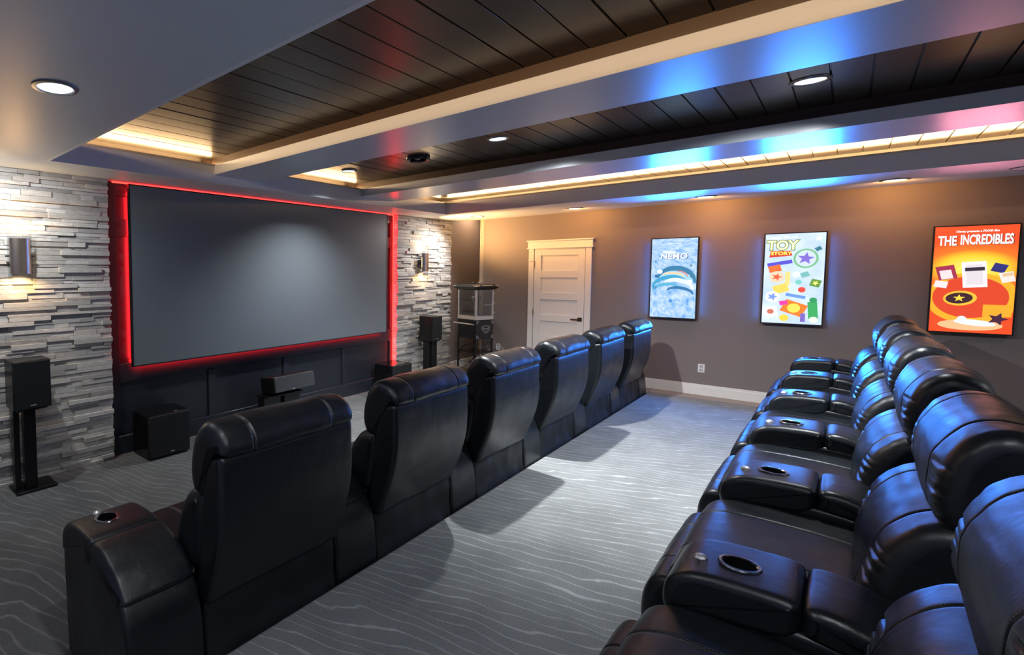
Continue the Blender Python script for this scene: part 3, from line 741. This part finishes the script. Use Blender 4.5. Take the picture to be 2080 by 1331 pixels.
# poster 3: orange
o, W = poster(-0.591, -1.124, 'framed lit orange poster with white THE INCREDIBLES title, right of the three')
screen_panel(o, W, art_mat('orange artwork', 'fire'))
wh = E_(252, 248, 248, 1.1)
text(o, 'Disney presents a PIXAR film', wh, 0.01, 1.035, 0.028, 0.003, 'small_lettering', bold=0.0008, fit=0.26)
text(o, 'THE', E_(150, 45, 35), -0.169, 0.937, 0.135, 0.002, 'title_shadow', fit=0.126, bold=0.006)
text(o, 'THE', wh, -0.172, 0.94, 0.135, 0.004, 'title_lettering', fit=0.118, bold=0.004)
text(o, 'INCREDIBLES', E_(150, 45, 35), 0.069, 0.943, 0.135, 0.002, 'title_shadow', fit=0.322, bold=0.006)
text(o, 'INCREDIBLES', wh, 0.066, 0.946, 0.135, 0.004, 'title_lettering', fit=0.314, bold=0.004)
blobs(o, [('e', 0.0, 0.36, 0.29, 0.26, 0, (244, 175, 45), 0), ('e', -0.01, 0.37, 0.235, 0.21, 0, (222, 72, 42), 0), ('e', 0.0, 0.09, 0.20, 0.055, 0, (248, 190, 140), 0),
          ('b', 0.16, 0.24, 0.085, 0.06, 0, (245, 170, 45), 0), ('b', 0.01, 0.60, 0.075, 0.13, 4, (238, 232, 236), 0), ('b', 0.01, 0.60, 0.05, 0.10, 4, (225, 215, 222), 0), ('b', 0.01, 0.655, 0.06, 0.018, 4, (52, 44, 58), 0),
          ('b', -0.165, 0.62, 0.06, 0.07, 12, (165, 50, 80), 0), ('b', -0.165, 0.60, 0.038, 0.045, 12, (238, 220, 222), 0), ('b', -0.195, 0.50, 0.042, 0.034, -10, (240, 225, 228), 0),
          ('b', 0.155, 0.665, 0.042, 0.042, -18, (50, 50, 120), 0), ('b', 0.205, 0.575, 0.042, 0.05, 14, (240, 226, 220), 0), ('b', 0.205, 0.60, 0.03, 0.016, 14, (225, 190, 150), 0),
          ('e', -0.07, 0.36, 0.105, 0.075, 6, (246, 190, 60), 0), ('e', -0.075, 0.36, 0.085, 0.055, 6, (62, 36, 44), 0), ('s', -0.075, 0.36, 0.016, 0.04, 18, (240, 215, 70), 0),
          ('e', 0.03, 0.115, 0.13, 0.03, -6, (232, 236, 244), 0), ('e', -0.05, 0.15, 0.03, 0.03, 0, (225, 232, 240), 0), ('s', 0.165, 0.16, 0.03, 0.065, 0, (72, 36, 62), 0)], k=1.0)
# blue halo at box sides; unseen top and bottom strips added for blue spill
for yl, yr in ((1.857, 1.330), (0.700, 0.164)):
    for zz_, dz, pw, sp_ in ((2.121, 0.2, 8.5, 70), (1.010, -0.35, 6.5, 100)):
        area_dir('poster_glow', (XW-PD+0.036, (yl+yr)/2, zz_), (-1, 0, dz), (0, 1, 0), 0.5, 0.010, pw, BLUE, spread=R(sp_))
    for yy, s in ((yl+0.008, 1), (yr-0.008, -1)):
        area_dir('poster_glow', (XW-PD+0.034, yy, 1.566), (-0.2, s, 0), (0, 0, 1), 1.0, 0.012, 1.0, BLUE)
for zz_, dz in ((2.121, 0.2), (1.010, -0.35)):  # unseen strips added for pink spill off the orange poster
    area_dir('poster_glow', (XW-PD+0.036, -0.86, zz_), (-1, 0, dz), (0, 1, 0), 0.5, 0.010, 0.45, (1.0, 0.30, 0.45), spread=R(70))

# ================================================================== POPCORN CART
pc = thing('popcorn_machine', 'old-fashioned black popcorn machine with a glass case on a wheeled cart in the corner', 'popcorn machine', (8.215, 4.25, ZF), R(-18.6))
HX, HY = 0.19, 0.215      # half sizes; local -y face looks to the room with the crest, local -x face to the screen side
def zz(z): return z-ZF
b = MB()
for sx in (-1, 1):
    for sy in (-1, 1):
        x, y = sx*(HX-0.012), sy*(HY-0.012); MB().box(x-0.012, x+0.012, y-0.012, y+0.012, 0.0005, zz(0.54)).build('cart_leg', M['popblack'], pc)
MB().box(-HX, HX, -HY, HY, zz(0.54), zz(0.858)).build('cart_cabinet', M['popblack'], pc, bevel=0.004)
MB().box(-HX, HX, -HY, HY, zz(0.30), zz(0.318)).build('cart_shelf', M['popblack'], pc, bevel=0.003)
# case
b = MB(); z0, z1 = zz(0.862), zz(1.36)
for sx in (-1, 1):
    for sy in (-1, 1):
        x, y = sx*(HX-0.014), sy*(HY-0.014); b.box(x-0.014, x+0.014, y-0.014, y+0.014, z0+0.06, z1)
b.box(-HX-0.002, HX+0.002, -HY-0.002, HY+0.002, z0, z0+0.06)
b.build('case_frame', M['popwhite'], pc, bevel=0.003)
b = MB()
for a in (-1, 1):
    b.box(-HX+0.028, HX-0.028, a*(HY-0.013)-0.0015, a*(HY-0.013)+0.0015, z0+0.06, z1)
    b.box(a*(HX-0.013)-0.0015, a*(HX-0.013)+0.0015, -HY+0.028, HY-0.028, z0+0.06, z1)
b.build('glass_pane', M['pane'], pc)
# canopy
cp = MB().lathe([(0.001, z1+0.105)], n=4)
b = MB()
def ringbox(h, k): return [(-HX-k, -HY-k, h), (HX+k, -HY-k, h), (HX+k, HY+k, h), (-HX-k, HY+k, h)]
rings_ = [ringbox(z1, 0.005), ringbox(z1+0.03, 0.045), ringbox(z1+0.055, 0.062), ringbox(z1+0.085, 0.03), ringbox(z1+0.10, 0.0)]
for r_ in rings_: b.v += r_
for j in range(len(rings_)-1):
    for k in range(4): b.f.append((j*4+k, j*4+(k+1) % 4, (j+1)*4+(k+1) % 4, (j+1)*4+k))
b.f.append((0, 1, 2, 3)); b.f.append(tuple(range((len(rings_)-1)*4, len(rings_)*4)))
b.build('canopy', M['popblack'], pc, bevel=0.008)
b = MB()
for sx in (-1, 1):
    for sy in (-1, 1):
        c = (sx*(HX+0.048), sy*(HY+0.048), z1+0.06); b.tube(c, (c[0]-sx*0.07, c[1], z1+0.075), 0.010, 0.004, 8); b.tube(c, (c[0], c[1]-sy*0.07, z1+0.075), 0.010, 0.004, 8)
b.tube((-0.12, -HY-0.045, z1+0.078), (0.12, -HY-0.045, z1+0.078), 0.006, n=8)
b.tube((0, -0.1, z1+0.10), (0, -0.1, z1+0.125), 0.02, 0.012, 12); b.tube((-0.04, -0.1, z1+0.125), (0.04, -0.1, z1+0.125), 0.012, n=10)
b.build('canopy_ornament', M['chrome'], pc)
MB().box(-0.11, -0.03, -0.05, 0.05, z1+0.10, z1+0.125).build('canopy_handle', M['popblack'], pc, bevel=0.01)
# kettle
b = MB(); b.lathe([(0.001, 0), (0.06, 0.0), (0.07, 0.02), (0.07, 0.09), (0.06, 0.10), (0.001, 0.105)], (0.02, 0.0, z0+0.30), 24); b.tube((0.02, 0, z0+0.40), (0.02, 0, z1), 0.010); b.tube((-0.05, 0, z0+0.35), (-0.13, 0, z0+0.36), 0.008)
b.build('kettle', M['chrome'], pc, smooth=True)
MB().box(-HX+0.03, HX-0.03, -HY+0.03, HY-0.03, z0+0.06, z0+0.07).build('case_floor', M['chrome'], pc)
MB().box(-0.02, 0.14, -HY-0.004, -HY+0.002, z0+0.245, z0+0.252).build('door_pull', M['chrome'], pc)
b = MB()
for z in (z0+0.10, z0+0.26, z0+0.43): b.box(HX-0.01, HX+0.012, -HY-0.008, -HY+0.006, z, z+0.03); b.box(-HX-0.002, -HX+0.02, -HY-0.008, -HY+0.002, z, z+0.025)
b.build('hinge', M['popwhite'], pc, bevel=0.002)
# crest and corner brackets on the room side
b = MB()
def yell(cx, cz, rx, rz, r, n=28):
    for k in range(n):
        a, a2 = 2*math.pi*k/n, 2*math.pi*(k+1)/n
        b.tube((cx+rx*math.cos(a), -HY-0.004, cz+rz*math.sin(a)), (cx+rx*math.cos(a2), -HY-0.004, cz+rz*math.sin(a2)), r, n=6)
cz = zz(0.71)
yell(0.02, cz, 0.085, 0.055, 0.004); yell(0.02, cz, 0.07, 0.042, 0.0025)
yell(0.02, cz-0.062, 0.04, 0.014, 0.003); yell(-0.055, cz+0.03, 0.02, 0.02, 0.003); yell(0.095, cz+0.03, 0.02, 0.02, 0.003)
for k in range(5): b.box(-0.03+k*0.022, -0.018+k*0.022, -HY-0.006, -HY-0.001, cz-0.012, cz+0.014)
for sx in (-1, 1):
    for z, s in ((zz(0.845), -1), (zz(0.555), 1)):
        x = sx*(HX-0.008)
        b.box(min(x, x-sx*0.055), max(x, x-sx*0.055), -HY-0.005, -HY, min(z, z+s*0.010), max(z, z+s*0.010))
        b.box(min(x, x-sx*0.010), max(x, x-sx*0.010), -HY-0.005, -HY, min(z, z+s*0.055), max(z, z+s*0.055))
        yell(x-sx*0.028, z+s*0.028, 0.014, 0.014, 0.003, 12)
b.build('crest', mat('silver crest', (0.4, 0.4, 0.42), 0.4, 0.6), pc)
# push handle on the screen side
b = MB(); b.tube((-HX-0.10, -HY+0.02, zz(0.80)), (-HX-0.10, HY-0.02, zz(0.80)), 0.012, n=12)
for y in (-HY+0.05, HY-0.05): b.tube((-HX, y, zz(0.78)), (-HX-0.10, y, zz(0.80)), 0.010, n=10)
b.build('push_handle', M['popwhite'], pc, smooth=True)
# wheels
def wheel(x, y, ax, r):
    b = MB(); b.torus((x, y, r+0.001), ax, r-0.012, 0.010, 48, 8)
    a = Vector(ax).normalized(); u = Vector((0, 0, 1)).cross(a).normalized()
    c = Vector((x, y, r+0.001))
    for k in range(12):
        q = 2*math.pi*k/12; d = u*math.cos(q)+Vector((0, 0, 1))*math.sin(q); b.tube(c, c+d*(r-0.015), 0.004, n=6)
    b.tube(c-a*0.02, c+a*0.02, 0.022, n=14)
    return b.build('wheel', M['wheelgrey'], pc, smooth=True)
M['wheelgrey'] = mat('wheel enamel', (0.35, 0.34, 0.34), 0.35, 0.5)
wheel(HX+0.05, -HY+0.05, (1, 0, 0), 0.32)
q = wheel(-HX-0.05, -HY+0.05, (1, 0, 0), 0.32); q.data.materials[0] = M['popblack']
MB().tube((-HX-0.075, -HY+0.05, 0.321), (HX+0.075, -HY+0.05, 0.321), 0.009, n=10).build('axle', M['popblack'], pc)

# ================================================================== RECLINERS
def closed_spline(ctrl, N):
    """Catmull-Rom through ctrl (a point may carry a third value 1 = sharp), resampled by length"""
    n = len(ctrl); pts = []
    for i in range(n):
        p0, p1, p2, p3 = [Vector(ctrl[(i+k-1) % n][:2]) for k in range(4)]
        for j in range(16):
            t = j/16
            a = 0.5*((2*p1) + (-p0+p2)*t + (2*p0-5*p1+4*p2-p3)*t*t + (-p0+3*p1-3*p2+p3)*t**3)
            pts.append(a)
    L = [0]
    for i in range(len(pts)): L.append(L[-1] + (pts[(i+1) % len(pts)]-pts[i]).length)
    out = []; k = 0
    for j in range(N):
        s = L[-1]*j/N
        while L[k+1] < s: k += 1
        f = (s-L[k])/max(1e-9, L[k+1]-L[k]); out.append(pts[k].lerp(pts[(k+1) % len(pts)], f))
    return out, L[-1]
def cushion(name, ctrl, x0, x1, m, parent, r=0.04, N=96, nx=26, seams=(), seam_d=0.006, pleat=0.0, pleat_n=30, pleat_w=0.10, wr=0.0, wr_s=7.0, rings_at=(), ring_d=0.006, bow=0.0, seed=0.0, pleat_z=None, stretch=(1, 1, 1)):
    prof, L = closed_spline(ctrl, N)
    area_ = sum(prof[i].x*prof[(i+1) % N].y-prof[(i+1) % N].x*prof[i].y for i in range(N))
    sgn = 1 if area_ > 0 else -1
    nrm = []
    for i in range(N):
        t = (prof[(i+1) % N]-prof[i-1]).normalized(); nrm.append(Vector((t.y, -t.x))*sgn)
    cen = sum(prof, Vector((0, 0)))/N
    # stations
    st = set()
    for k in range(9):
        a = math.pi/2*k/8; d = r*(1-math.cos(a)); st.add(x0+d*1.0); st.add(x1-d*1.0)
    for k in range(nx+1): st.add(x0+r+(x1-x0-2*r)*k/nx)
    for s in seams:
        for e in (-0.016, -0.008, -0.003, 0, 0.003, 0.008, 0.016): st.add(s+e)
    if pleat:
        for k in range(8): st.add(x0+r+pleat_w*k/8); st.add(x1-r-pleat_w*k/8)
    st = sorted(st); xs = [st[0]]
    for s in st[1:]:
        if s-xs[-1] > 0.0012: xs.append(s)
    b = MB(); W = x1-x0; xc = (x0+x1)/2
    for x in xs:
        de = min(x-x0, x1-x)
        ins = r*(1-math.sqrt(max(0, 1-((r-de)/r)**2))) if de < r else 0
        u = (x-xc)/(W/2)
        for i in range(N):
            p = prof[i]; n = nrm[i]
            d = -ins + bow*(1-u*u)
            for s in seams: d -= seam_d*math.exp(-((x-s)/0.005)**2)
            arc = i/N
            for a0 in rings_at:
                da = (arc-a0+0.5) % 1-0.5; d -= ring_d*math.exp(-(da*L/0.005)**2)
            if pleat:
                zw = 1.0 if pleat_z is None else max(0, min(1, (p.y-pleat_z[0])/0.05))*max(0, min(1, (pleat_z[1]-p.y)/0.06))
                if p.x < cen.x-0.03: zw *= 0.25
                e = (de-r*0.4)/pleat_w
                if e < 1:
                    wgt = max(0, 1-max(0, e))**0.6*min(1, max(0.0, de-0.012)/(r*0.8))
                    ph = arc*pleat_n*2*math.pi + 2.2*noise.noise(Vector((arc*9, seed, u*2)))*2
                    amp = 0.15+1.7*abs(noise.noise(Vector((arc*13, seed+4, 0))))
                    d -= zw*pleat*wgt*amp*max(0, math.sin(ph))**1.5*2.0
            if wr: d += wr*noise.fractal(Vector((x*wr_s*stretch[0], p.x*wr_s*stretch[1]+seed, p.y*wr_s*stretch[2])), 1.0, 2.0, 3)
            b.v.append((x, p.x+n.x*d, p.y+n.y*d))
    M_ = len(xs)
    for j in range(M_-1):
        for i in range(N): b.f.append((j*N+i, j*N+(i+1) % N, (j+1)*N+(i+1) % N, (j+1)*N+i))
    b.f.append(tuple(range(N))); b.f.append(tuple(range((M_-1)*N, M_*N)))
    me = b.mesh(name); me.materials.append(m)
    for p in me.polygons: p.use_smooth = len(p.vertices) == 4
    o = bpy.data.objects.new(name, me); COL.objects.link(o); o.parent = parent
    return o

def armrest(parent, xc):
    """shared console arm centred at xc"""
    L = M['leather']; hw = 0.172
    arm = cushion('armrest', [(0.115, 0.02), (0.108, 0.22), (0.135, 0.42), (0.19, 0.53), (0.26, 0.56), (0.45, 0.585), (0.70, 0.60), (0.80, 0.585), (0.828, 0.50), (0.815, 0.3), (0.80, 0.05), (0.76, 0.012), (0.42, 0.01), (0.15, 0.008)],
                  xc-hw, xc+hw, L, parent, r=0.022, N=84, nx=8, wr=0.002)
    cushion('arm_pad', [(0.19, 0.525), (0.20, 0.56), (0.27, 0.615), (0.36, 0.655), (0.44, 0.672), (0.488, 0.664), (0.496, 0.62), (0.485, 0.575), (0.34, 0.55)],
            xc-hw-0.004, xc+hw+0.004, L, arm, r=0.035, N=72, nx=12, wr=0.002, bow=0.004)
    pad = cushion('cup_pad', [(0.503, 0.58), (0.502, 0.645), (0.520, 0.672), (0.60, 0.676), (0.72, 0.668), (0.79, 0.648), (0.832, 0.60), (0.840, 0.53), (0.815, 0.50), (0.70, 0.52), (0.55, 0.54)],
                  xc-hw-0.004, xc+hw+0.004, L, arm, r=0.03, N=90, nx=18, bow=0.002)
    # cut the cup well
    cy, cz, cr = 0.655, 0.674, 0.048
    cut = MB().tube((xc-0.022, cy, cz-0.10), (xc-0.022, cy, cz+0.05), cr, n=48).build('cut', L)
    bo = pad.modifiers.new('b', 'BOOLEAN'); bo.operation = 'DIFFERENCE'; bo.object = cut; bo.solver = 'EXACT'
    dg = bpy.context.evaluated_depsgraph_get(); me = bpy.data.meshes.new_from_object(pad.evaluated_get(dg))
    pad.modifiers.clear(); pad.data = me; bpy.data.objects.remove(cut)
    bo2 = arm.modifiers
    cx = xc-0.022
    h = MB().lathe([(cr-0.004, 0.000), (cr-0.005, 0.004), (cr, 0.008), (cr+0.007, 0.0075), (cr+0.010, 0.003), (cr+0.009, -0.002)], (cx, cy, cz+0.001), 48).build('cup_holder', M['darkchrome'], arm, smooth=True)
    part(h, 'dark metal rim')
    MB().lathe([(cr-0.0035, 0.002), (cr-0.005, -0.085), (0.03, -0.09), (0.001, -0.09)], (cx, cy, cz), 48).build('cup_well', M['blackplastic'], arm, smooth=True)
    bx, by = xc-0.03, 0.757
    bt = MB().lathe([(0.021, 0.645), (0.021, 0.664), (0.016, 0.672), (0.008, 0.676), (0.001, 0.676)], (bx, by, 0.0), 8).build('button', M['silver'], arm)
    part(bt, 'faceted silver button')
    return arm

def make_recliner():
    root = thing('recliner', 'x', 'recliner')
    L = M['leather']
    HWS = 0.420
    # hidden base frame and gathered skirt at the rear
    cushion('base', [(0.13, 0.02), (0.13, 0.25), (0.14, 0.43), (0.3, 0.45), (0.6, 0.42), (0.80, 0.40), (0.83, 0.2), (0.83, 0.03), (0.5, 0.01)], -HWS+0.01, HWS-0.01, M['vinyl'], root, r=0.02, N=80, nx=20, wr=0.012, wr_s=6, stretch=(1.4, 1, 0.7))
    cushion('seat_cushion', [(0.30, 0.40), (0.29, 0.50), (0.34, 0.535), (0.50, 0.548), (0.68, 0.552), (0.80, 0.54), (0.865, 0.505), (0.89, 0.455), (0.87, 0.41), (0.75, 0.39), (0.5, 0.385)],
            -HWS, HWS, M['leatherseat'], root, r=0.03, N=96, nx=24, seams=(-0.20, 0.20), seam_d=0.007, wr=0.003, wr_s=5, bow=0.006)
    cushion('footrest', [(0.84, 0.42), (0.895, 0.44), (0.945, 0.41), (0.975, 0.32), (0.975, 0.20), (0.955, 0.10), (0.915, 0.07), (0.85, 0.08), (0.835, 0.25)],
            -HWS, HWS, L, root, r=0.035, N=80, nx=20, seams=(-0.20, 0.20), seam_d=0.006, wr=0.003, wr_s=6, bow=0.006)
    cushion('back_shell', [(0.002, 1.078), (-0.006, 0.98), (-0.008, 0.86), (0.004, 0.74), (0.035, 0.62), (0.078, 0.50), (0.105, 0.425), (0.15, 0.405), (0.20, 0.45), (0.17, 0.70), (0.13, 0.95), (0.09, 1.075), (0.04, 1.083)],
            -HWS+0.004, HWS-0.004, L, root, r=0.03, N=100, nx=18, wr=0.003, wr_s=3.5, seed=2.0)
    cushion('headrest', [(-0.008, 1.088), (-0.012, 1.125), (0.012, 1.172), (0.07, 1.206), (0.135, 1.205), (0.19, 1.165), (0.228, 1.09), (0.243, 1.00), (0.236, 0.92), (0.20, 0.875), (0.12, 0.88), (0.07, 1.0), (0.04, 1.07)],
            -HWS, HWS, M['leatherback'], root, r=0.055, N=220, nx=26, seams=(-0.245, 0.245), seam_d=0.008, pleat=0.012, pleat_n=27, pleat_w=0.14, pleat_z=(0.86, 1.10), wr=0.006, wr_s=8, bow=0.008, seed=5.0, stretch=(0.5, 1.0, 1.0))
    cushion('lumbar_cushion', [(0.14, 0.88), (0.20, 0.895), (0.262, 0.87), (0.318, 0.80), (0.356, 0.71), (0.378, 0.61), (0.375, 0.545), (0.335, 0.515), (0.22, 0.51), (0.17, 0.60), (0.14, 0.75)],
            -HWS, HWS, M['leatherback'], root, r=0.055, N=220, nx=26, seams=(-0.245, 0.245), seam_d=0.008, pleat=0.012, pleat_n=26, pleat_w=0.14, pleat_z=(0.50, 0.80), wr=0.005, wr_s=7, bow=0.012, seed=9.0, stretch=(0.6, 1, 1))
    return root
rec = make_recliner()
armrest(rec, -0.595)
FR = 'front row of recliners'; BR = 'back row of recliners'
flab = ['black leather recliner seen from behind, front row, leftmost and nearest the camera',
        'black leather recliner seen from behind, second from the left in the front row',
        'black leather recliner seen from behind, third from the left in the front row',
        'black leather recliner seen from behind, front row, third from the right, before the door',
        'black leather recliner seen from behind, second from the right in the front row',
        'black leather recliner seen from behind, rightmost of the front row, nearest the poster wall']
blab = ['black leather recliner in the bottom right corner, nearest of the back row',
        'black leather recliner, second nearest of the back row, large headrest at right edge',
        'black leather recliner, third nearest of the back row, bright blue sheen on its seat',
        'black leather recliner, third from the poster wall in the back row',
        'black leather recliner, second from the poster wall in the back row',
        'black leather recliner, farthest of the back row, next to the poster wall']
roots = []
for i in range(6):
    o = rec if i == 0 else copy_tree(rec)
    o.location = (1.575+1.19*i, 1.685, ZF); o['label'] = flab[i]; o['group'] = FR; roots.append(o)
for i in range(6):
    o = copy_tree(rec)
    o.location = (1.690+1.19*i, -0.45, 0); o['label'] = blab[i]; o['group'] = BR; roots.append(o)
# end arms on the wall side
src = [c for c in rec.children if c.name.startswith('armrest')][0]
for o in (roots[5], roots[11]):
    a = copy_tree(src, o); a.location.x += 1.19
